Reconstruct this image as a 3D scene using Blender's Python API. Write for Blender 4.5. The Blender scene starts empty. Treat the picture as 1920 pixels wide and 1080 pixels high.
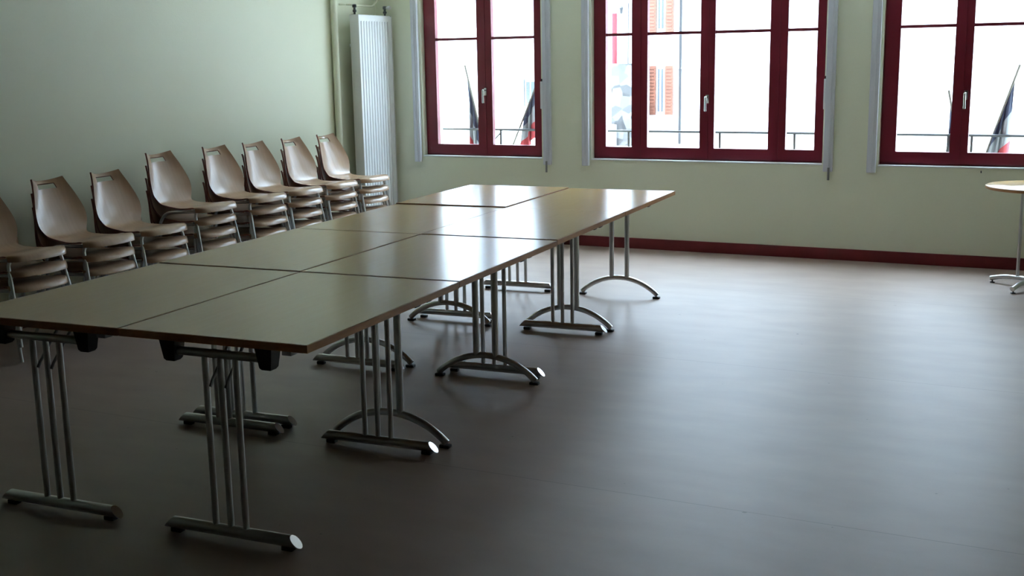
import bpy, bmesh, math, random
from mathutils import Vector, Matrix
random.seed(4)
S = bpy.context.scene
C = S.collection
PI = math.pi

# ------------------------------------------------------------------ materials
def mat(name, col, rough=.5, metal=0., spec=.5, coat=0.):
    m = bpy.data.materials.new(name); m.use_nodes = True
    b = m.node_tree.nodes['Principled BSDF']
    b.inputs['Base Color'].default_value = (*col, 1)
    b.inputs['Roughness'].default_value = rough
    b.inputs['Metallic'].default_value = metal
    b.inputs['Specular IOR Level'].default_value = spec
    b.inputs['Coat Weight'].default_value = coat
    return m

def noisy(name, c1, c2, scale=(1, 1, 1), nscale=5., rough=.5, rvar=0., metal=0., spec=.5, bump=0., detail=4., coat=0., lo=.35, hi=.65, bscale=None):
    m = mat(name, c1, rough, metal, spec, coat)
    n, l = m.node_tree.nodes, m.node_tree.links
    b = n['Principled BSDF']
    tc = n.new('ShaderNodeTexCoord'); mp = n.new('ShaderNodeMapping')
    mp.inputs['Scale'].default_value = scale
    l.new(tc.outputs['Object'], mp.inputs['Vector'])
    nz = n.new('ShaderNodeTexNoise'); nz.inputs['Scale'].default_value = nscale; nz.inputs['Detail'].default_value = detail
    l.new(mp.outputs['Vector'], nz.inputs['Vector'])
    r = n.new('ShaderNodeValToRGB')
    r.color_ramp.elements[0].position = lo; r.color_ramp.elements[0].color = (*c1, 1)
    r.color_ramp.elements[1].position = hi; r.color_ramp.elements[1].color = (*c2, 1)
    l.new(nz.outputs['Fac'], r.inputs['Fac']); l.new(r.outputs['Color'], b.inputs['Base Color'])
    if rvar:
        mr = n.new('ShaderNodeMapRange'); mr.inputs['To Min'].default_value = rough - rvar; mr.inputs['To Max'].default_value = rough + rvar
        l.new(nz.outputs['Fac'], mr.inputs['Value']); l.new(mr.outputs['Result'], b.inputs['Roughness'])
    if bump:
        nb = nz
        if bscale:
            nb = n.new('ShaderNodeTexNoise'); nb.inputs['Scale'].default_value = bscale
            l.new(tc.outputs['Object'], nb.inputs['Vector'])
        bp = n.new('ShaderNodeBump'); bp.inputs['Strength'].default_value = bump; bp.inputs['Distance'].default_value = .01
        l.new(nb.outputs['Fac'], bp.inputs['Height']); l.new(bp.outputs['Normal'], b.inputs['Normal'])
    return m

M = {}
M['wall'] = noisy('green_wall_paint', (.740, .760, .590), (.755, .775, .605), nscale=1.5, rough=.45, spec=.35, bump=.06, bscale=90.)
M['ceiling'] = mat('ceiling_paint', (.90, .90, .88), .8)
M['red'] = noisy('wine_red_paint', (.145, .009, .020), (.175, .013, .026), nscale=3, rough=.38)
M['redbase'] = noisy('red_skirting_paint', (.125, .010, .012), (.16, .014, .016), nscale=6, rough=.45)
M['panel'] = noisy('dark_bounce_absorber', (.10, .07, .05), (.14, .10, .07), scale=(8, 8, .6), nscale=3, rough=.5)  # invented dark finish that soaks up bounce on the unseen front surfaces
M['white'] = mat('white_lacquer', (.75, .76, .77), .4)
M['guide'] = noisy('white_aluminium', (.62, .64, .68), (.66, .68, .72), nscale=4, rough=.4)
M['radiator'] = noisy('white_radiator_enamel', (.85, .87, .88), (.87, .89, .90), nscale=3, rough=.3)
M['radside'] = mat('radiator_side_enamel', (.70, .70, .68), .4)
M['brass'] = mat('dark_valve_metal', (.12, .13, .13), .35, .8)
M['chrome'] = noisy('brushed_chrome', (.58, .585, .58), (.64, .645, .64), nscale=8, rough=.30, rvar=.04, metal=1.)
M['chromecap'] = mat('polished_chrome', (.75, .75, .75), .24, 1.)
M['black'] = noisy('black_plastic', (.012, .012, .013), (.018, .018, .019), nscale=30, rough=.5)
M['grey'] = mat('grey_zinc', (.3, .3, .3), .35, .9)
M['top'] = noisy('birch_laminate', (.49, .312, .13), (.505, .324, .138), scale=(9, .8, 1), nscale=6, rough=.21, spec=.2, detail=6)
M['edge'] = noisy('brown_wood_edge', (.36, .165, .055), (.44, .21, .075), scale=(3, 3, 20), nscale=5, rough=.4)
M['ply'] = noisy('beech_plywood', (.43, .28, .175), (.465, .305, .195), scale=(1, 12, 1), nscale=5, rough=.25, spec=.6, detail=4)
M['plyedge'] = noisy('dark_plywood_edge', (.16, .045, .028), (.24, .075, .045), scale=(30, 2, 2), nscale=4, rough=.45)
M['plyback'] = noisy('beech_plywood_back', (.36, .18, .10), (.43, .23, .13), scale=(1, 12, 1), nscale=6, rough=.35, detail=5)
M['facade'] = noisy('white_render', (.49, .52, .55), (.53, .56, .59), nscale=.6, rough=.9)
M['orange'] = noisy('faded_orange_shutter_paint', (.105, .036, .02), (.13, .046, .026), nscale=2, rough=.6)
M['redpaint'] = mat('red_street_paint', (.16, .008, .014), .5)
M['darkglass'] = mat('dark_window_glass', (.06, .07, .08), .1)
M['iron'] = mat('black_iron', (.02, .02, .022), .5, .3)
M['pole'] = mat('dull_flag_pole', (.10, .09, .075), .5)
M['blue'] = mat('flag_blue', (.022, .027, .06), .8)
M['flagwhite'] = mat('flag_white', (.19, .20, .23), .8)
M['flagred'] = mat('flag_red', (.26, .025, .035), .8)
M['asphalt'] = noisy('pale_paving', (.58, .58, .57), (.64, .64, .63), nscale=1.2, rough=.9)
M['slab'] = mat('concrete_slab', (.45, .45, .43), .9)
M['tile'] = noisy('roof_tile', (.30, .12, .08), (.38, .17, .11), nscale=2, rough=.9)

# stone masonry
def stone():
    m = mat('rubble_stone', (.4, .4, .4), .9)
    n, l = m.node_tree.nodes, m.node_tree.links
    tc = n.new('ShaderNodeTexCoord'); vo = n.new('ShaderNodeTexVoronoi'); vo.inputs['Scale'].default_value = 3.2
    l.new(tc.outputs['Object'], vo.inputs['Vector'])
    r = n.new('ShaderNodeValToRGB'); r.color_ramp.elements[0].color = (.006, .006, .007, 1); r.color_ramp.elements[1].color = (.12, .12, .12, 1)
    l.new(vo.outputs['Color'], r.inputs['Fac']); l.new(r.outputs['Color'], n['Principled BSDF'].inputs['Base Color'])
    return m
M['stone'] = stone()

# linoleum: mottled, with a welded seam and a few specks
def lino():
    m = noisy('beige_grey_linoleum', (.27, .195, .155), (.315, .232, .187), scale=(1, 2.2, 1), nscale=2.2, rough=.45, rvar=.012, spec=.85, detail=8, bump=.03, bscale=260.)
    n, l = m.node_tree.nodes, m.node_tree.links
    b = n['Principled BSDF']; ramp = n['Color Ramp'] if 'Color Ramp' in n else [x for x in n if x.type == 'VALTORGB'][0]
    tc = [x for x in n if x.type == 'TEX_COORD'][0]
    sep = n.new('ShaderNodeSeparateXYZ'); l.new(tc.outputs['Object'], sep.inputs[0])
    def line(period, off):
        a = n.new('ShaderNodeMath'); a.operation = 'ADD'; a.inputs[1].default_value = off
        l.new(sep.outputs['Y'], a.inputs[0])
        wv = n.new('ShaderNodeMath'); wv.operation = 'PINGPONG'; wv.inputs[1].default_value = period / 2
        l.new(a.outputs[0], wv.inputs[0])
        c = n.new('ShaderNodeMath'); c.operation = 'LESS_THAN'; c.inputs[1].default_value = .0018
        l.new(wv.outputs[0], c.inputs[0]); return c
    ln = line(2.0, -1.03 + 4.0)
    sn = n.new('ShaderNodeTexNoise'); sn.inputs['Scale'].default_value = 26; sn.inputs['Detail'].default_value = 1
    l.new(tc.outputs['Object'], sn.inputs['Vector'])
    gt = n.new('ShaderNodeMath'); gt.operation = 'GREATER_THAN'; gt.inputs[1].default_value = .80
    l.new(sn.outputs['Fac'], gt.inputs[0])
    mx = n.new('ShaderNodeMath'); mx.operation = 'MAXIMUM'
    l.new(ln.outputs[0], mx.inputs[0]); l.new(gt.outputs[0], mx.inputs[1])
    sc = n.new('ShaderNodeMath'); sc.operation = 'MULTIPLY'; sc.inputs[1].default_value = .6
    l.new(mx.outputs[0], sc.inputs[0])
    mix = n.new('ShaderNodeMix'); mix.data_type = 'RGBA'
    l.new(sc.outputs[0], mix.inputs['Factor']); l.new(ramp.outputs['Color'], mix.inputs['A']); mix.inputs['B'].default_value = (.05, .04, .035, 1)
    l.new(mix.outputs['Result'], b.inputs['Base Color'])
    return m
M['lino'] = lino()

def glass():
    m = bpy.data.materials.new('clear_window_glass'); m.use_nodes = True
    n, l = m.node_tree.nodes, m.node_tree.links
    n.remove(n['Principled BSDF'])
    t = n.new('ShaderNodeBsdfTransparent'); t.inputs['Color'].default_value = (.97, .985, .98, 1)
    g = n.new('ShaderNodeBsdfGlossy'); g.inputs['Roughness'].default_value = .02
    lw = n.new('ShaderNodeLayerWeight'); lw.inputs['Blend'].default_value = .5
    pw = n.new('ShaderNodeMath'); pw.operation = 'POWER'; pw.inputs[1].default_value = 5.0
    l.new(lw.outputs['Facing'], pw.inputs[0])
    f = n.new('ShaderNodeMapRange'); f.inputs['To Min'].default_value = .035; f.inputs['To Max'].default_value = .9
    l.new(pw.outputs[0], f.inputs['Value'])
    mx = n.new('ShaderNodeMixShader')
    l.new(f.outputs[0], mx.inputs[0]); l.new(t.outputs[0], mx.inputs[1]); l.new(g.outputs[0], mx.inputs[2])
    l.new(mx.outputs[0], n['Material Output'].inputs['Surface'])
    return m
M['glass'] = glass()

# ------------------------------------------------------------------ mesh helpers
def box(bm, x0, x1, y0, y1, z0, z1, mi=0):
    v = [bm.verts.new((x, y, z)) for x in (x0, x1) for y in (y0, y1) for z in (z0, z1)]
    for q in ((0, 1, 3, 2), (4, 6, 7, 5), (0, 4, 5, 1), (2, 3, 7, 6), (0, 2, 6, 4), (1, 5, 7, 3)):
        bm.faces.new([v[i] for i in q]).material_index = mi
    return v

def bbox(bm, x0, x1, y0, y1, z0, z1, bev=.003, seg=2):
    vs = box(bm, x0, x1, y0, y1, z0, z1)
    es = set(e for v in vs for e in v.link_edges)
    bmesh.ops.bevel(bm, geom=list(es), offset=bev, segments=seg, profile=.5, affect='EDGES')

def tube(bm, pts, r, seg=12, caps=True, flat=1.):
    pts = [Vector(p) for p in pts]; n = len(pts)
    rr = r if isinstance(r, (list, tuple)) else [r] * n
    tang = []
    for i in range(n):
        a = pts[max(i - 1, 0)]; b = pts[min(i + 1, n - 1)]
        tang.append((b - a).normalized())
    ref = Vector((0, 0, 1)) if abs(tang[0].z) < .9 else Vector((0, 1, 0))
    u = (ref - tang[0] * ref.dot(tang[0])).normalized()
    rings = []
    for i in range(n):
        t = tang[i]; u = (u - t * u.dot(t)).normalized(); w = t.cross(u)
        rings.append([bm.verts.new(pts[i] + (u * math.cos(2 * PI * k / seg) + w * math.sin(2 * PI * k / seg) * flat) * rr[i]) for k in range(seg)])
    for a, b in zip(rings, rings[1:]):
        for k in range(seg):
            bm.faces.new((a[k], a[(k + 1) % seg], b[(k + 1) % seg], b[k]))
    if caps:
        bm.faces.new(rings[0][::-1]); bm.faces.new(rings[-1])
    return rings

def rounded(path, rad, n=5):
    """polyline with its inner corners rounded"""
    P = [Vector(p) for p in path]; out = [P[0]]
    for i in range(1, len(P) - 1):
        a = (P[i - 1] - P[i]); b = (P[i + 1] - P[i])
        d = min(rad, a.length * .48, b.length * .48)
        s = P[i] + a.normalized() * d; e = P[i] + b.normalized() * d
        for k in range(n + 1):
            t = k / n
            out.append(s * (1 - t) ** 2 + P[i] * 2 * t * (1 - t) + e * t * t)
    out.append(P[-1]); return out

def lathe(bm, prof, cx=0, cy=0, seg=48):
    rings = []
    for r, z in prof:
        rings.append([bm.verts.new((cx + r * math.cos(2 * PI * k / seg), cy + r * math.sin(2 * PI * k / seg), z)) for k in range(seg)])
    for a, b in zip(rings, rings[1:]):
        for k in range(seg): bm.faces.new((a[k], a[(k + 1) % seg], b[(k + 1) % seg], b[k]))
    bm.faces.new(rings[0][::-1]); bm.faces.new(rings[-1])

def obj(name, bm, m, parent=None, smooth=True, angle=40):
    me = bpy.data.meshes.new(name)
    bmesh.ops.recalc_face_normals(bm, faces=bm.faces)
    bm.to_mesh(me); bm.free()
    for x in (m if isinstance(m, (list, tuple)) else [m]): me.materials.append(x)
    if smooth:
        for p in me.polygons: p.use_smooth = True
        me.set_sharp_from_angle(angle=math.radians(angle))
    o = bpy.data.objects.new(name, me); C.objects.link(o)
    if parent: o.parent = parent
    return o

def B(): return bmesh.new()

def empty(name, loc=(0, 0, 0), rz=0, parent=None):
    o = bpy.data.objects.new(name, None); C.objects.link(o)
    o.empty_display_size = .1
    o.location = loc; o.rotation_euler = (0, 0, rz)
    if parent: o.parent = parent
    return o

def tag(o, label=None, cat=None, group=None, kind=None):
    if label: o['label'] = label
    if cat: o['category'] = cat
    if group: o['group'] = group
    if kind: o['kind'] = kind
    return o

def copy_tree(o, parent=None):
    c = o.copy(); C.objects.link(c)
    if parent: c.parent = parent
    for ch in list(o.children): copy_tree(ch, c)
    return c

def struct(name, bm, m, label=None, smooth=False):
    o = obj(name, bm, m, smooth=smooth); o['kind'] = 'structure'
    if label: o['label'] = label
    return o

# ------------------------------------------------------------------ room shell
XL, XR, YB, YF, ZC = -3.06, 4.3, 6.5715, -6.5, 3.1
WT = .38
b = B(); box(b, XL - .3, XR + .3, YF - .3, YB + WT, -.25, 0); tag(struct('floor', b, M['lino']), 'beige grey linoleum floor with a faint seam', 'floor')
YC = 3.6
b = B(); box(b, XL - .3, XR + .3, YC, YB + WT, ZC, ZC + .2); tag(struct('ceiling', b, M['ceiling']), 'plain pale ceiling along the windows', 'ceiling')
b = B(); box(b, XL - .3, XR + .3, YF - .3, YC, ZC, ZC + .2); tag(struct('ceiling_front', b, M['panel']), 'unseen ceiling over the front of the hall, made dark to dim the foreground', 'ceiling')  # out of view; darkness made up so the foreground falls off
b = B(); box(b, XL - .3, XL, YF - .3, YB + WT, 0, ZC); tag(struct('wall_left', b, M['wall']), 'pale green painted side wall behind the chair stacks', 'wall')
b = B(); box(b, XR, XR + .3, YF - .3, YB + WT, 0, ZC); tag(struct('wall_right', b, M['wall']), 'pale green painted wall at the right', 'wall')
b = B(); box(b, XL, XR, YF - .3, YF, 0, ZC); tag(struct('wall_front', b, M['panel']), 'unseen wall facing the windows, made dark to cut bounced light', 'wall')  # out of view; dark finish added to keep window light from bouncing back

# window openings in the back wall: x0, x1 (opening), sill z, head z
ZS, ZH = .776, 2.80
WIN = [(-2.583, -1.360), (-.884, 1.114), (1.549, 2.745)]
b = B()
xs = [XL] + [x for w in WIN for x in w] + [XR]
for i in range(0, len(xs), 2): box(b, xs[i], xs[i + 1], YB, YB + WT, 0, ZC)
for x0, x1 in WIN:
    box(b, x0, x1, YB, YB + WT, 0, ZS - .012); box(b, x0, x1, YB, YB + WT, ZH, ZC)
tag(struct('wall_back', b, M['wall']), 'pale green window wall with three red framed windows', 'wall')
for i, (x0, x1) in enumerate(WIN):
    b = B(); bbox(b, x0, x1, YB - .006, YB + .14, ZS - .012, ZS, .002, 1)
    tag(struct('trim_%d' % (i + 1), b, M['white']), ['thin white sill under the window beside the radiator', 'thin white sill under the wide middle window', 'thin white sill under the right hand window'][i], 'sill')

# skirting
b = B(); bbox(b, XL, XR, YB - .018, YB, 0, .092, .004, 2)
tag(struct('baseboard_back', b, M['redbase']), 'dark red skirting board under the windows', 'skirting board')
b = B(); bbox(b, XL, XL + .018, YF, YB - .018, 0, .092, .004, 2)
tag(struct('baseboard_left', b, M['redbase']), 'dark red skirting board behind the chair stacks', 'skirting board')
b = B(); bbox(b, XR - .018, XR, YF, YB - .018, 0, .092, .004, 2)
tag(struct('baseboard_right', b, M['redbase']), 'dark red skirting board along the right wall', 'skirting board')

# ------------------------------------------------------------------ windows
YW0 = YB + .06           # room face of the frames
def frame_rect(bm, x0, x1, z0, z1, wl, wr, wb, wt, y0, y1):
    box(bm, x0, x0 + wl, y0, y1, z0, z1); box(bm, x1 - wr, x1, y0, y1, z0, z1)
    box(bm, x0 + wl, x1 - wr, y0, y1, z0, z0 + wb); box(bm, x0 + wl, x1 - wr, y0, y1, z1 - wt, z1)

def window(i, x0, x1, lights, handle_x, label):
    """lights: list of (glass x0, glass x1); the red members lie between them"""
    w = empty('window_%d' % i, ((x0 + x1) / 2, YW0, ZS)); w['kind'] = 'structure'; tag(w, label, 'window')
    ox, oy, oz = w.location
    def P(name, bm, m, par=w, **k):
        bmesh.ops.translate(bm, verts=bm.verts, vec=(-ox, -oy, -oz))
        return obj(name, bm, m, par, **k)
    b = B(); frame_rect(b, x0, x1, ZS, ZH, .03, .03, .045, .045, YW0 + .012, YW0 + .075)
    for e in range(len(lights) - 1):      # fixed posts behind the meeting stiles
        xm = (lights[e][1] + lights[e + 1][0]) / 2
        if len(lights) == 4 and e != 1: box(b, xm - .03, xm + .03, YW0 + .012, YW0 + .075, ZS + .045, ZH - .045)
    P('window_frame', b, M['red'], smooth=False)
    for e in range(len(lights) - 1):      # cover strips over the meeting stiles
        xm = (lights[e][1] + lights[e + 1][0]) / 2
        b = B(); box(b, xm - .011, xm + .011, YW0 - .005, YW0 - .0005, ZS + .014, ZH - .017)
        P('cover_strip', b, M['red'], smooth=False)
    for k, (g0, g1) in enumerate(lights):
        s0 = x0 + .012 if k == 0 else (lights[k - 1][1] + g0) / 2 + .0015
        s1 = x1 - .012 if k == len(lights) - 1 else (g1 + lights[k + 1][0]) / 2 - .0015
        b = B(); frame_rect(b, s0, s1, ZS + .012, ZH - .015, g0 - s0, s1 - g1, .878 - ZS - .012, .08, YW0, YW0 + .05)
        sash = P('sash', b, M['red'], smooth=False)
        b = B(); box(b, g0, g1, YW0 + .008, YW0 + .045, 1.826, 1.850)
        P('glazing_bar', b, M['red'], sash, smooth=False)
        for (z0, z1) in ((.878, 1.826), (1.850, ZH - .095)):
            b = B(); box(b, g0, g1, YW0 + .024, YW0 + .028, z0, z1)
            P('pane', b, M['glass'], sash, smooth=False)
    b = B()
    hz = handle_x[1]; hx = handle_x[0]
    bbox(b, hx - .014, hx + .014, YW0 - .009, YW0, hz - .02, hz + .05, .003)
    tube(b, [(hx, YW0 - .006, hz + .03), (hx, YW0 - .045, hz + .03)], .009)
    tube(b, rounded([(hx, YW0 - .036, hz + .03), (hx - .006, YW0 - .047, hz + .032), (hx - .004, YW0 - .05, hz - .085)], .012), .009)
    o = P('handle', b, M['chromecap'])
    o['label'] = 'silver turning handle'
    return w

window(1, *WIN[0], [(-2.459, -2.028), (-1.879, -1.455)], (-1.945, 1.345), 'tall red framed window beside the radiator')
window(2, *WIN[1], [(-.771, -.533), (-.391, .074), (.199, .655), (.800, 1.033)], (.140, 1.275), 'wide red framed middle window of four casements')
window(3, *WIN[2], [(1.668, 2.067), (2.198, 2.600)], (2.165, 1.300), 'red framed window above the round table')

# blind guide rails beside the windows
def guide(i, x0, x1, label):
    b = B(); z0 = .715
    bbox(b, x0, x1, YB - .035, YB, z0, 2.88, .004, 2)
    box(b, x0 + .012, x1 - .03, YB - .041, YB - .034, z0 + .004, 2.876)
    tag(struct('trim_%d' % i, b, M['guide']), label, 'blind rail')
guide(4, -2.665, -2.600, 'white blind guide rail left of the window near the radiator')
guide(5, -1.335, -1.262, 'white blind guide rail right of the window near the radiator')
guide(6, -.962, -.899, 'white blind guide rail left of the wide middle window')
guide(7, 1.128, 1.200, 'white blind guide rail right of the wide middle window')
guide(8, 1.466, 1.535, 'white blind guide rail left of the right hand window')

def crank(x, label):
    o = empty('blind_crank', (x, YB - .05, .65))
    b = B(); tube(b, [(0, 0, 2.1), (0, 0, .08)], .005, 8); obj('rod', b, M['guide'], o)
    b = B(); tube(b, [(0, 0, .10), (0, 0, .0)], .009, 10); g = obj('hand_grip', b, M['grey'], o)
    b = B(); bbox(b, -.018, .018, -.012, .049, 2.06, 2.10, .004); obj('bracket', b, M['guide'], o)
    tag(o, label, 'blind crank', 'blind cranks')
crank(-1.296, 'thin white blind crank hanging between the narrow and the wide window')
crank(1.176, 'thin white blind crank hanging right of the wide middle window')
# latch strips on the frames
def latch(x, label):
    o = empty('blind_latch', (x, YB + .02, 1.21))
    b = B(); bbox(b, -.012, .010, -.05, .04, 0, .24, .004); obj('housing', b, M['white'], o)
    b = B(); box(b, -.005, .005, -.05, .04, .24, .262); obj('cord_end', b, M['black'], o)
    tag(o, label, 'blind latch', 'blind latches')
latch(-1.347, 'slim white blind latch on the right jamb of the narrow window')
latch(1.125, 'slim white blind latch on the right jamb of the wide window')
b = B(); tube(b, [(2.31, YB, .735), (2.31, YB - .02, .735), (2.31, YB - .022, .75)], .004, 8)
tag(obj('wall_hook', b, M['iron']), 'tiny dark hook in the wall under the right hand window', 'hook')

# ------------------------------------------------------------------ radiator and its pipes
rad = empty('radiator', (-2.91, 6.25, .18))
RY0, RY1, RZ1 = 5.975 - 6.25, 6.53 - 6.25, 2.062 - .18
b = B()
nb = 11; pw = (RY1 - RY0 - .07) / nb
bbox(b, -.04, .038, RY0 + .002, RY1 - .002, 0, RZ1, .008)
box(b, .036, .044, RY0 + .002, RY0 + .034, .01, RZ1 - .01); box(b, .036, .044, RY1 - .034, RY1 - .002, .01, RZ1 - .01)
box(b, .036, .044, RY0 + .034, RY1 - .034, .01, .06); box(b, .036, .044, RY0 + .034, RY1 - .034, RZ1 - .06, RZ1 - .01)
obj('panel', b, M['radiator'], rad)
for k in range(nb):
    y = RY0 + .035 + pw * (k + .5)
    b = B(); h = pw * .5
    z0, z1 = .055, RZ1 - .055
    pr = [(-h * .8, .034), (-h * .52, .050), (h * .52, .050), (h * .8, .034)]
    lo = [b.verts.new((x, y + d, z0)) for d, x in pr]; hi = [b.verts.new((x, y + d, z1)) for d, x in pr]
    for q in range(3): b.faces.new((lo[q], lo[q + 1], hi[q + 1], hi[q]))
    b.faces.new(lo[::-1]); b.faces.new(hi); b.faces.new((lo[0], hi[0], hi[3], lo[3]))
    obj('fin', b, M['radiator'], rad, smooth=False)
b = B(); bbox(b, -.045, .050, RY0 - .004, RY0 + .004, .0, RZ1, .003); o = obj('side_panel', b, M['radside'], rad)
b = B(); bbox(b, -.045, .050, RY1 - .004, RY1 + .004, .0, RZ1, .003); o = obj('side_panel', b, M['radside'], rad)
for yy in (.15, .40):
    b = B()
    for z in (1.6,): bbox(b, -.1495, -.04, RY0 + yy - .015, RY0 + yy + .015, z, z + .03, .003)
    obj('wall_bracket', b, M['white'], rad)
def valve(y, knob):
    b = B(); lathe(b, [(.010, RZ1 - .002), (.010, RZ1 + .02), (.017, RZ1 + .022), (.017, RZ1 + .04), (.011, RZ1 + .042), (.011, RZ1 + .06), (.019, RZ1 + .062), (.019, RZ1 + .085), (.009, RZ1 + .09)], -.003, y, 16)
    v = obj('valve', b, M['brass'], rad)
    if knob:
        b = B(); tube(b, [(-.003, y, RZ1 + .072), (.03, y, RZ1 + .072), (.032, y, RZ1 + .072), (.058, y, RZ1 + .072)], [.010, .010, .019, .017], 16)
        obj('valve_knob', b, M['white'], v)
valve(RY0 + .02, False); valve(RY1 - .03, True)
tag(rad, 'tall white ribbed panel radiator standing in the room corner', 'radiator')

# vertical riser and supply pipe in the corner, painted like the wall
b = B(); tube(b, [(-3.022, 5.83, 0), (-3.022, 5.83, ZC)], .030, 18)
tag(obj('riser_pipe', b, M['wall']), 'pale green riser pipe on the wall between chairs and radiator', 'pipe')
b = B()
tube(b, rounded([(-3.035, 5.93, 2.152), (-3.005, 5.96, 2.152), (-3.005, 6.44, 2.150), (-3.005, 6.52, 2.205), (-3.005, 6.52, ZC)], .03), .009, 10)
tube(b, [(-3.005, 5.995, 2.152), (-2.913, 5.995, 2.148)], .007, 8)
tag(obj('supply_pipe', b, M['wall']), 'thin green painted supply pipe bending above the radiator', 'pipe')

# ------------------------------------------------------------------ conference tables
TH = .0541035
W, L, H = .767, 1.145, .74
def foot_bar(bm, hl=.272, z=.034, r=.021):
    seg = 18; R = []
    for s in (-1, 1):
        R.append([bm.verts.new((s * (hl + .012 - (math.sin(2 * PI * k / seg) + 1) * r * .95), math.cos(2 * PI * k / seg) * r, z + math.sin(2 * PI * k / seg) * r)) for k in range(seg)])
    for k in range(seg):
        bm.faces.new((R[0][k], R[0][(k + 1) % seg], R[1][(k + 1) % seg], R[1][k]))
    bm.faces.new(R[0][::-1]).material_index = 1; bm.faces.new(R[1]).material_index = 1

def shift(bm, v): bmesh.ops.translate(bm, verts=bm.verts, vec=v); return bm

def table_common(t):
    w2, l2 = W / 2 - .003, L / 2 - .0025
    b = B(); box(b, -w2 + .003, w2 - .003, -l2 + .003, l2 - .003, H - .026, H)
    obj('tabletop', b, M['top'], t, smooth=False)
    b = B()
    z0, z1 = H - .027, H - .0012
    for (x0, x1, y0, y1) in ((-w2, w2, -l2, -l2 + .003), (-w2, w2, l2 - .003, l2), (-w2, -w2 + .003, -l2 + .003, l2 - .003), (w2 - .003, w2, -l2 + .003, l2 - .003)):
        box(b, x0, x1, y0, y1, z0, z1)
    o = obj('edge_band', b, M['edge'], t, smooth=False); o['label'] = 'brown wooden edge'
    for sx, sy in ((1, -1), (-1, 1)):
        b = B(); bbox(b, -.028, .010, -.02, .02, -.022, .0, .003)
        tube(b, [(.008, 0, -.008), (.045, 0, -.008)], .006, 8)
        bmesh.ops.translate(b, verts=b.verts, vec=(sx * (W / 2 - .09), sy * (L / 2 - .045), H - .0265))
        obj('connector', b, M['grey'], t)

def brackets(t, y, xo=.195):
    for sx in (-1, 1):
        b = B()
        zt, zb = H - .026, .632
        top = [(-.034, -.030), (.034, -.030), (.034, .030), (-.034, .030)]
        bot = [(-.023, -.022), (.023, -.022), (.023, .022), (-.023, .022)]
        A = [b.verts.new((x, yy, zt)) for x, yy in top]; A2 = [b.verts.new((x * .94, yy * .94, zt - .012)) for x, yy in top]
        Bv = [b.verts.new((x, yy, zb + .008)) for x, yy in bot]; Cv = [b.verts.new((x * .75, yy * .75, zb)) for x, yy in bot]
        for P, Q in ((A, A2), (A2, Bv), (Bv, Cv)):
            for k in range(4): b.faces.new((P[k], P[(k + 1) % 4], Q[(k + 1) % 4], Q[k]))
        b.faces.new(A); b.faces.new(Cv[::-1])
        shift(b, (sx * xo, y, 0)); obj('bracket', b, M['black'], t)

def table_straight():
    t = empty('conference_table')
    table_common(t)
    for e in (-1, 1):
        y = e * (L / 2 - .052)
        b = B(); foot_bar(b); shift(b, (0, y, 0)); f = obj('foot', b, [M['chrome'], M['chromecap']], t)
        for s in (-1, 1):
            b = B(); bbox(b, s * .232 - .022, s * .232 + .022, y - .014, y + .014, 0, .016, .003); obj('foot_pad', b, M['black'], f)
        for x in (-.063, 0, .063):
            b = B(); tube(b, [(x, y, .050), (x, y, .668)], .0115, 14); obj('leg', b, M['chrome'], t)
        b = B(); tube(b, [(-.185, y, .668), (.185, y, .668)], .0155, 14); obj('crossbar', b, M['chrome'], t)
        for x in (-.063, 0):
            b = B(); tube(b, [(x + .016, y, .55), (x + .016, y - e * .012, .57), (x + .016, y - e * .15, H - .027)], .0055, 8); obj('strut', b, M['grey'], t)
        brackets(t, y)
    return t

def table_arch():
    t = empty('conference_table')
    table_common(t)
    for e in (-1, 1):
        y = e * (L / 2 - .052)
        hw, hz = .275, .112
        R = (hw * hw + hz * hz) / (2 * hz); a = math.asin(hw / R)
        pts = [(R * math.sin(-a + 2 * a * k / 24), 0, .018 + hz - R + R * math.cos(-a + 2 * a * k / 24)) for k in range(25)]
        b = B(); tube(b, pts, .0165, 14); shift(b, (0, y, 0)); f = obj('arched_foot', b, M['chrome'], t)
        for s in (-1, 1):
            b = B(); bbox(b, s * .268 - .024, s * .268 + .024, y - .016, y + .016, 0, .014, .003); obj('foot_pad', b, M['black'], f)
        for x in (-.055, .055):
            b = B(); tube(b, [(x, y, .122), (x, y, .69)], .0165, 16); obj('leg', b, M['chrome'], t)
        b = B(); tube(b, [(-.185, y, .685), (.185, y, .685)], .0145, 14); obj('crossbar', b, M['chrome'], t)
        brackets(t, y)
    return t

def tpos(col, row):      # centre of a table of the block, in room axes
    x, y = col * W / 2, (row + .5) * L
    c, s = math.cos(-(-TH)), math.sin(TH)
    return (c * x - s * y, s * x + c * y)

TL = {
 (1, 0): ('S', 'nearest right table of the block, its front corner pointing at the viewer', 0),
 (-1, 0): ('S', 'nearest left table of the block, its left side cut by the frame', 0),
 (1, 1): ('A', 'second table from the front in the right row, on arched feet', .002),
 (-1, 1): ('S', 'second table from the front in the left row, on straight bar feet', .003),
 (1, 2): ('S', 'third table from the front in the right row, on straight bar feet', .005),
 (-1, 2): ('A', 'third table from the front in the left row, on arched feet', .003),
 (1, 3): ('A', 'farthest right table of the block, under the wide window, on arched feet', .004),
 (-1, 3): ('S', 'farthest left table of the block, sitting slightly higher, near the radiator', .010),
}
base = {'S': table_straight(), 'A': table_arch()}; used = set()
def raise_table(t, dz):
    # the feet are levelled by screwing out the pads: the whole table stands dz higher, pads stay on the floor
    t.location.z += dz
    for ch in t.children:
        for p in ch.children:
            if p.name.startswith('foot_pad'):
                p.location.z -= dz
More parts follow.
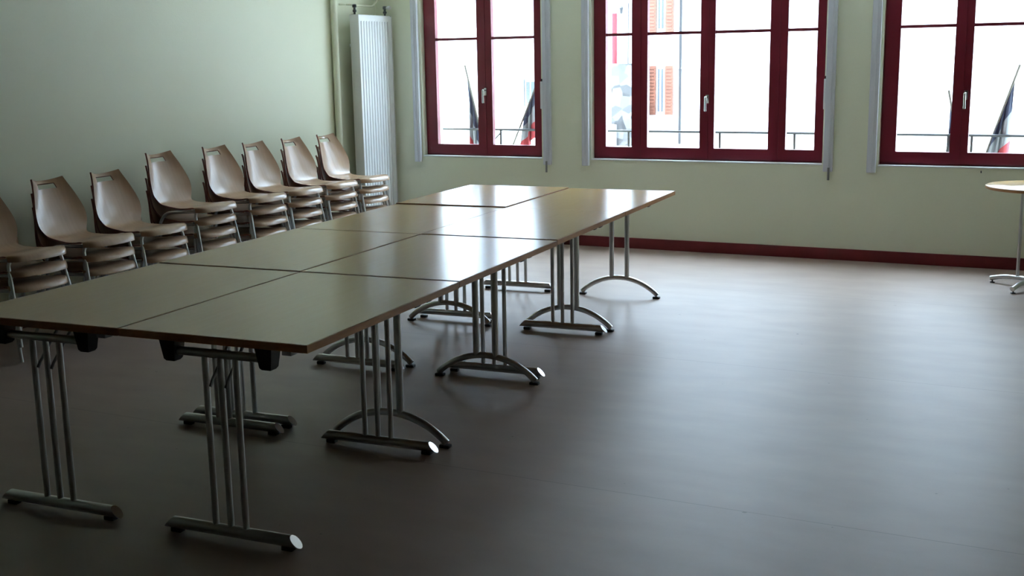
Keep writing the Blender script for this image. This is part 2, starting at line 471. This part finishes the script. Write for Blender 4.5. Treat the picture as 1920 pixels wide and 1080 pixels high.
for key, (k, lab, dz) in TL.items():
    t = base[k] if k not in used else copy_tree(base[k]); used.add(k)
    x, y = tpos(*key); t.location = (x, y, 0); t.rotation_euler = (0, 0, TH)
    tag(t, lab, 'table', 'conference tables pushed together')
    t['dz'] = dz
for o in list(C.objects):
    if o.name.startswith('conference_table') and 'dz' in o:
        d = o['dz']; del o['dz']
        if d: raise_table(o, d)

# ------------------------------------------------------------------ round table
rt = empty('round_table', (2.75, 5.87, 0))
b = B(); r = .3625
lathe(b, [(r - .008, .696), (r - .004, .7185), (r - .006, .720)], seg=64); obj('tabletop', b, M['top'], rt)
b = B()
seg = 64
rings = [[b.verts.new((rr * math.cos(2 * PI * k / seg), rr * math.sin(2 * PI * k / seg), z)) for k in range(seg)] for rr, z in ((r - .005, .697), (r, .699), (r, .7165), (r - .0045, .7188))]
for A_, B_ in zip(rings, rings[1:]):
    for k in range(seg): b.faces.new((A_[k], A_[(k + 1) % seg], B_[(k + 1) % seg], B_[k]))
o = obj('edge_band', b, M['edge'], rt); o['label'] = 'brown wooden edge'
for k in range(4):
    a = math.radians(160 + 85 * k if k < 2 else 160 + 85 * (k - 2) + 180)
    d = Vector((math.cos(a), math.sin(a), 0))
    b = B(); tube(b, rounded([d * .0 + Vector((0, 0, .055)), d * .22 + Vector((0, 0, .055)), d * .315 + Vector((0, 0, .032))], .05), .017, 12)
    f = obj('foot', b, M['chrome'], rt)
    b = B(); p = d * .30; lathe(b, [(.017, 0), (.017, .006), (.005, .010), (.005, .034)], p.x, p.y, 14); obj('foot_pad', b, M['black'], f)
    b = B(); p = d * .125; tube(b, [(p.x, p.y, .06), (p.x, p.y, .69)], .0115, 12); obj('pole', b, M['chrome'], rt)
b = B(); tube(b, [(-.13, 0, .687), (.13, 0, .687)], .012, 10); tube(b, [(0, -.13, .687), (0, .13, .687)], .012, 10)
lathe(b, [(.12, .690), (.12, .6955)], 0, 0, 24); obj('top_plate', b, M['black'], rt)
tag(rt, 'small round table on a chrome pole base at the right edge', 'table')

# ------------------------------------------------------------------ stacking chairs
# profile rows of the moulded shell: x forward, z, half width, edge bend forward, edge bend up
PROF = [
 (-.042, .787, .121, .052, 0), (-.024, .752, .132, .052, 0), (.004, .695, .154, .052, 0), (.035, .625, .180, .048, 0),
 (.061, .565, .195, .042, 0), (.083, .508, .193, .032, 0), (.106, .463, .174, .020, .004), (.134, .430, .156, .008, .010),
 (.185, .414, .152, 0, .014), (.250, .412, .161, 0, .010), (.330, .420, .184, 0, 0), (.410, .434, .206, 0, -.008),
 (.470, .442, .212, 0, -.010), (.515, .441, .210, 0, -.010), (.545, .431, .206, 0, -.008), (.562, .412, .202, 0, -.004), (.567, .396, .200, 0, 0)]
def crom(p0, p1, p2, p3, t):
    return [.5 * ((2 * b_) + (-a_ + c_) * t + (2 * a_ - 5 * b_ + 4 * c_ - d_) * t * t + (-a_ + 3 * b_ - 3 * c_ + d_) * t ** 3) for a_, b_, c_, d_ in zip(p0, p1, p2, p3)]
def shell_mesh():
    rows = []
    n = len(PROF)
    for i in range(n - 1):
        p = [PROF[max(i - 1, 0)], PROF[i], PROF[i + 1], PROF[min(i + 2, n - 1)]]
        q = 3
        for k in range(q): rows.append(crom(*p, k / q))
    rows.append(list(PROF[-1]))
    nu = 20; bm = B(); grid = []
    for ri, (x, z, hw, cx, cz) in enumerate(rows):
        f = max(0, (x - .40) / .156)             # rounding of the front edge
        row = []
        for k in range(nu + 1):
            u = -1 + 2 * k / nu
            fx = f * f * (.030 * u * u + .050 * abs(u) ** 9)
            tz = -.022 * (1 - u * u) * max(0, 1 - ri / 4)
            row.append(bm.verts.new((x + cx * u * u - fx, u * hw, z + cz * u * u + tz)))
        grid.append(row)
    for i in range(len(grid) - 1):
        for k in range(nu):
            zc = (grid[i][k].co.z + grid[i + 1][k].co.z) / 2
            uc = -1 + 2 * (k + .5) / nu
            if rows[i][0] < .1 and .722 < zc < .750 and abs(uc) < .45: continue
            bm.faces.new((grid[i][k], grid[i + 1][k], grid[i + 1][k + 1], grid[i][k + 1]))
    loose = [v for v in bm.verts if not v.link_faces]
    bmesh.ops.delete(bm, geom=loose, context='VERTS')
    # thickness
    bm.normal_update()
    th = .0105
    verts = list(bm.verts); off = {v: bm.verts.new(v.co - v.normal * th) for v in verts}
    faces = list(bm.faces); bedges = [e for e in bm.edges if len(e.link_faces) == 1]
    for f in faces:
        nf = bm.faces.new([off[v] for v in reversed(f.verts)]); nf.material_index = 2
    for e in bedges:
        a, c = e.verts
        nf = bm.faces.new((a, c, off[c], off[a])); nf.material_index = 1
    return bm

chair0 = empty('stacking_chair')
sh = obj('seat_shell', shell_mesh(), [M['ply'], M['plyedge'], M['plyback']], chair0, angle=50)
TR = .0105
for s in (-1, 1):
    b = B(); tube(b, rounded([(.478, s * .100, .402), (.458, s * .186, .402), (.535, s * .214, .004)], .05), TR, 12); o = obj('front_leg', b, M['chrome'], chair0)
    b = B(); tube(b, rounded([(.330, s * .176, .394), (.172, s * .170, .382), (.030, s * .214, .004)], .07, 7), TR, 12); o = obj('rear_leg', b, M['chrome'], chair0)
    b = B(); tube(b, [(.330, s * .176, .394), (.462, s * .178, .402), (.500, s * .178, .404)], TR, 12); obj('side_rail', b, M['chrome'], chair0)
b = B(); tube(b, [(.478, -.105, .402), (.478, .105, .402)], TR, 12); obj('front_cross_tube', b, M['chrome'], chair0)
b = B(); tube(b, [(.25, -.174, .392), (.25, .174, .392)], .008, 10); obj('rear_cross_tube', b, M['chrome'], chair0)
for s in (-1, 1):
    b = B(); bbox(b, .464, .492, s * .09 - .02, s * .09 + .02, .398, .430, .003); obj('seat_mount', b, M['black'], chair0)

XBACK = -2.85
ORD = ['nearest the radiator', 'second from the radiator', 'third from the radiator', 'fourth from the radiator', 'fifth from the radiator', 'sixth from the radiator', 'seventh from the radiator', 'cut by the left frame edge']
STK = [(5.35, 4), (4.865, 4), (4.37, 4), (3.915, 4), (3.325, 4), (2.82, 3), (2.335, 3), (1.785, 3)]
LEV4 = ['lowest chair', 'second chair from the floor', 'third chair from the floor', 'top chair']
LEV3 = ['lowest chair', 'middle chair', 'top chair']
first = True
for si, (y, n) in enumerate(STK):
    for k in range(n):
        c = chair0 if first else copy_tree(chair0); first = False
        c.location = (XBACK + .006 * (k - n + 1), y + random.uniform(-.004, .004), .087 * k)
        c.rotation_euler = (0, 0, random.uniform(-.012, .012))
        lv = (LEV4 if n == 4 else LEV3)[k]
        tag(c, 'beech plywood chair, %s of the stack %s' % (lv, ORD[si]), 'chair', 'plywood chairs stacked along the wall')

# ------------------------------------------------------------------ outside: railing, flags, square
b = B(); box(b, -6, 6, YB + WT, YB + WT + .6, .25, .40)
tag(struct('balcony_floor', b, M['slab']), 'concrete ledge outside the windows', 'ledge')
YR = 7.1
rl = empty('balcony_railing', (0, YR, .40))
b = B(); tube(b, [(-5.5, 0, .595), (5.5, 0, .575)], .011, 8); obj('handrail', b, M['iron'], rl)
for x in (-3.3, -2.03, -.727, .121, .775, 2.012, 2.19, 3.4):
    b = B(); box(b, x - .009, x + .009, -.009, .009, 0, .587); obj('post', b, M['iron'], rl)
b = B(); tube(b, [(-2.03, 0, .56), (-2.30, 0, .30)], .007, 8); tube(b, [(-2.03, 0, .20), (-2.30, 0, .32)], .007, 8); obj('brace', b, M['iron'], rl)
tag(rl, 'thin black iron railing outside the windows', 'railing')

def flag(base_p, tip, hoist, fly, sway, label):
    """pole leaning out from the railing; cloth hangs from its upper part"""
    bp, tp = Vector(base_p), Vector(tip)
    o = empty('flag', base_p)
    b = B(); tube(b, [(0, 0, 0), tp - bp], .009, 8); obj('pole', b, M['pole'], o)
    d = (tp - bp).normalized(); ln = (tp - bp).length
    bm = B(); nh, nf = 14, 24; G = []
    for i in range(nh + 1):
        s = ln - .10 - hoist * i / nh
        row = []
        for k in range(nf + 1):
            t = k / nf
            # the cloth hangs straight down from the pole and drifts a little, with soft folds
            p = d * s + Vector((sway * t * (.4 + 1.6 * i / nh), 0, -fly * t * (1 - .10 * i / nh)))
            p.x += .018 * math.sin(i * .9 + 2.2 * t) * t
            p.y += .03 * math.sin(i * 1.5 + t * 2.5) * min(1, t * 2.5)
            row.append(bm.verts.new(p))
        G.append(row)
    for i in range(nh):
        for k in range(nf):
            bm.faces.new((G[i][k], G[i + 1][k], G[i + 1][k + 1], G[i][k + 1])).material_index = min(2, int(3 * (k + .5) / nf))
    c = obj('cloth', bm, [M['blue'], M['flagwhite'], M['flagred']], o, angle=180)
    so = c.modifiers.new('thickness', 'SOLIDIFY'); so.thickness = .003
    tag(o, label, 'flag', 'tricolour flags on the railing')
def at(x, z, y=YR + .04):      # point on the line of sight through (x, YR, z), pushed out to depth y
    k = (y + 2.887) / (YR + 2.887)
    return Vector((2.921 + (x - 2.921) * k, y, 1.615 + (z - 1.615) * k))
def leaning(x0, z0, x1, z1):
    a, b_ = at(x0, z0), at(x1, z1)
    return a + (b_ - a) * ((.4005 - a.z) / (b_.z - a.z)), b_      # foot of the pole stands on the ledge
flag(*leaning(-2.265, 1.04, -2.405, 1.60), .50, .76, .02, 'blue white red flag leaning left outside the narrow window')
flag(*leaning(-1.90, .85, -1.60, 1.52), .36, .50, -.04, 'blue white red flag leaning right outside the narrow window')
flag(*leaning(2.10, .85, 1.995, 1.34), .34, .64, -.07, 'blue white red flag half hidden by the right window stile')
flag(*leaning(2.30, .83, 2.511, 1.535), .40, .74, -.09, 'blue white red flag leaning right outside the right hand window')

GZ = -1.55
b = B(); box(b, -60, 40, YB + WT, 75, GZ - .2, GZ)
tag(struct('street_ground', b, M['asphalt']), 'pale asphalt of the square outside', 'ground')

def house(name, x0, x1, y, z1, wins, label, wall=M['facade'], depth=9, doors=()):
    o = empty(name, ((x0 + x1) / 2, y, GZ)); ox = (x0 + x1) / 2
    b = B(); box(b, x0 - ox, x1 - ox, 0, depth, 0, z1 - GZ); obj('wall', b, wall, o, smooth=False)
    b = B()
    v = [b.verts.new(p) for p in ((x0 - ox, -.4, z1 - GZ), (x1 - ox, -.4, z1 - GZ), (x1 - ox, depth + .4, z1 - GZ), (x0 - ox, depth + .4, z1 - GZ), (x0 - ox, depth / 2, z1 - GZ + 2.6), (x1 - ox, depth / 2, z1 - GZ + 2.6))]
    for q in ((0, 1, 5, 4), (2, 3, 4, 5), (1, 2, 5), (3, 0, 4), (3, 2, 1, 0)): b.faces.new([v[i] for i in q])
    obj('roof', b, M['tile'], o, smooth=False)
    for (wx0, wx1, wz0, wz1, sw, m) in wins:
        b = B(); box(b, wx0 - ox, wx1 - ox, -.06, .0, wz0 - GZ, wz1 - GZ)
        f = obj('window', b, M['white'], o, smooth=False)
        b = B(); mid = (wx0 + wx1) / 2 - ox
        for q in (0, 1):
            a0 = wx0 - ox + .06 if q == 0 else mid + .03; a1 = mid - .03 if q == 0 else wx1 - ox - .06
            box(b, a0, a1, -.075, -.055, wz0 - GZ + .08, wz1 - GZ - .08)
        obj('pane', b, M['darkglass'] if sw > .2 or m == M['darkglass'] else M['white'], f, smooth=False)
        for a0, a1 in ((wx0 - sw, wx0 - .02), (wx1 + .02, wx1 + sw)):
            b = B(); box(b, a0 - ox, a1 - ox, -.10, -.02, wz0 - GZ - .05, wz1 - GZ + .03)
            nsl = 14
            for k in range(nsl):
                zz = wz0 - GZ + (wz1 - wz0) * (k + .3) / nsl
                box(b, a0 - ox + .05, a1 - ox - .05, -.115, -.095, zz, zz + (wz1 - wz0) / nsl * .5)
            obj('shutter', b, m, o, smooth=False)
    tag(o, label, 'house')
    return o
hA = house('townhouse', -12.35, -6.4, 40.0, 14.5,
      [(-11.62, -11.28, -.40, 1.38, .33, M['orange']), (-11.62, -11.28, 2.72, 4.5, .33, M['orange']),
       (-8.6, -7.9, -.40, 1.38, .05, M['white']), (-8.6, -7.9, 2.72, 4.5, .05, M['white'])],
      'white house with orange shutters seen through the wide window')
b = B(); tube(b, [(1.0 - 2.29, -.08, 9.1), (1.0 - 2.29, -.08, 0)], .05, 8); obj('downpipe', b, M['iron'], hA)
b = B(); box(b, 1.3 - 2.8 + .0, .2, -.10, 0, 2.84, 2.88); obj('ledge', b, M['asphalt'], hA, smooth=False)
house('townhouse', -6.39, 14, 41.5, 15, [(-4.0, -3.1, 1.45, 3.3, .05, M['white']), (-1.9, -.9, 1.5, 3.4, .05, M['white']), (3.5, 4.5, 1.5, 3.4, .05, M['white'])],
      'long overexposed white house behind the right hand windows')
house('townhouse', -34, -13.0, 46.0, 15.5, [(-24.0, -23.2, 2.2, 4.2, .05, M['white']), (-20.0, -19.45, -.3, .84, .05, M['darkglass'])],
      'pale house far behind the narrow window and the stone wall')
b = B(); box(b, -12.95, -11.70, 38.6, 39.4, GZ, 1.52)
tag(obj('stone_wall', b, M['stone'], smooth=False), 'rough grey stone wall hiding the foot of the red post', 'wall')
b = B(); tube(b, [(-13.27, 39.8, GZ), (-13.27, 39.8, 1.6), (-13.27, 39.8, 3.42)], [.10, .10, .10], 10)
tag(obj('red_post', b, M['redpaint']), 'red painted post rising behind the stone wall', 'post')
v = B()
pts = [(-19, 30.0, GZ), (-12.7, 30.0, GZ), (-12.7, 38.5, -.75), (-19, 38.5, -.05)]
A_ = [v.verts.new(p) for p in pts]; B_ = [v.verts.new((p[0], p[1], GZ - .02)) for p in pts]
v.faces.new(A_); v.faces.new(B_[::-1])
for k in range(4): v.faces.new((A_[k], A_[(k + 1) % 4], B_[(k + 1) % 4], B_[k]))
tag(struct('sloping_road', v, M['asphalt']), 'grey sloping road below the stone wall', 'road')
lp = empty('street_lantern', (-12.40, 38.2, 3.32))
b = B(); lathe(b, [(.02, 0), (.05, .03), (.075, .22), (.025, .29)], 0, 0, 6); obj('lantern_head', b, M['iron'], lp, smooth=False)
b = B(); tube(b, rounded([(0, 0, .28), (0, 0, .42), (0, .75, .42)], .1), .012, 6); tube(b, [(0, .75, .42), (0, .75, -1.8)], .02, 6); obj('arm', b, M['iron'], lp)
tag(lp, 'black street lantern above the stone wall', 'lantern')

# ------------------------------------------------------------------ light: overcast sky, soft sun on the facade opposite
SKY_HIGH = 28.0        # overcast sky: dim at the horizon, bright overhead
w = bpy.data.worlds.new('sky'); S.world = w; w.use_nodes = True
bg = w.node_tree.nodes['Background']
wn, wl = w.node_tree.nodes, w.node_tree.links
wtc = wn.new('ShaderNodeTexCoord'); wsep = wn.new('ShaderNodeSeparateXYZ'); wl.new(wtc.outputs['Generated'], wsep.inputs[0])
wmx = wn.new('ShaderNodeMath'); wmx.operation = 'MAXIMUM'; wmx.inputs[1].default_value = .03
wpw = wn.new('ShaderNodeMath'); wpw.operation = 'POWER'; wpw.inputs[1].default_value = 1.6
wml = wn.new('ShaderNodeMath'); wml.operation = 'MULTIPLY'; wml.inputs[1].default_value = SKY_HIGH
wl.new(wsep.outputs['Z'], wmx.inputs[0]); wl.new(wmx.outputs[0], wpw.inputs[0]); wl.new(wpw.outputs[0], wml.inputs[0]); wl.new(wml.outputs[0], bg.inputs['Strength'])
bg.inputs['Color'].default_value = (.62, .80, 1.0, 1)
sd = bpy.data.lights.new('sun', 'SUN'); sd.energy = 8; sd.angle = .02; sd.color = (1, .97, .92)
so = bpy.data.objects.new('sun', sd); C.objects.link(so)
so.rotation_euler = (math.radians(18), 0, math.radians(-12)); so.location = (0, -10, 20)
for i, (x0, x1) in enumerate(WIN):
    ld = bpy.data.lights.new('daylight_portal', 'AREA'); ld.shape = 'RECTANGLE'
    ld.size = x1 - x0; ld.size_y = ZH - ZS; ld.cycles.is_portal = True
    lo = bpy.data.objects.new('daylight_portal', ld); C.objects.link(lo)
    lo.location = ((x0 + x1) / 2, YB + WT - .02, (ZS + ZH) / 2); lo.rotation_euler = (math.radians(-90), 0, 0)

# ------------------------------------------------------------------ camera
F = 2159.89
yaw, pitch, roll = math.radians(-25.957), math.radians(-11.055), math.radians(-.98742)
f = Vector((math.sin(yaw) * math.cos(pitch), math.cos(yaw) * math.cos(pitch), math.sin(pitch)))
r = Vector((math.cos(yaw), -math.sin(yaw), 0)); u = r.cross(f)
r2 = r * math.cos(roll) + u * math.sin(roll); u2 = u * math.cos(roll) - r * math.sin(roll)
cd = bpy.data.cameras.new('camera'); cam = bpy.data.objects.new('camera', cd); C.objects.link(cam)
cd.sensor_width = 36; cd.lens = F / 1920 * 36; cd.clip_start = .05; cd.clip_end = 300
m = Matrix((r2, u2, -f)).transposed().to_4x4(); m.translation = Vector((2.92137, -2.88695, 1.61509))
cam.matrix_world = m
S.camera = cam

S.view_settings.view_transform = 'Standard'; S.view_settings.look = 'None'
S.view_settings.gamma = 1; S.view_settings.exposure = 0.98
S.view_settings.use_curve_mapping = False
S.cycles.use_denoising = True
S.cycles.max_bounces = 10; S.cycles.diffuse_bounces = 6; S.cycles.glossy_bounces = 4; S.cycles.transparent_max_bounces = 12
S.cycles.sample_clamp_indirect = 6
S.cycles.caustics_reflective = False; S.cycles.caustics_refractive = False
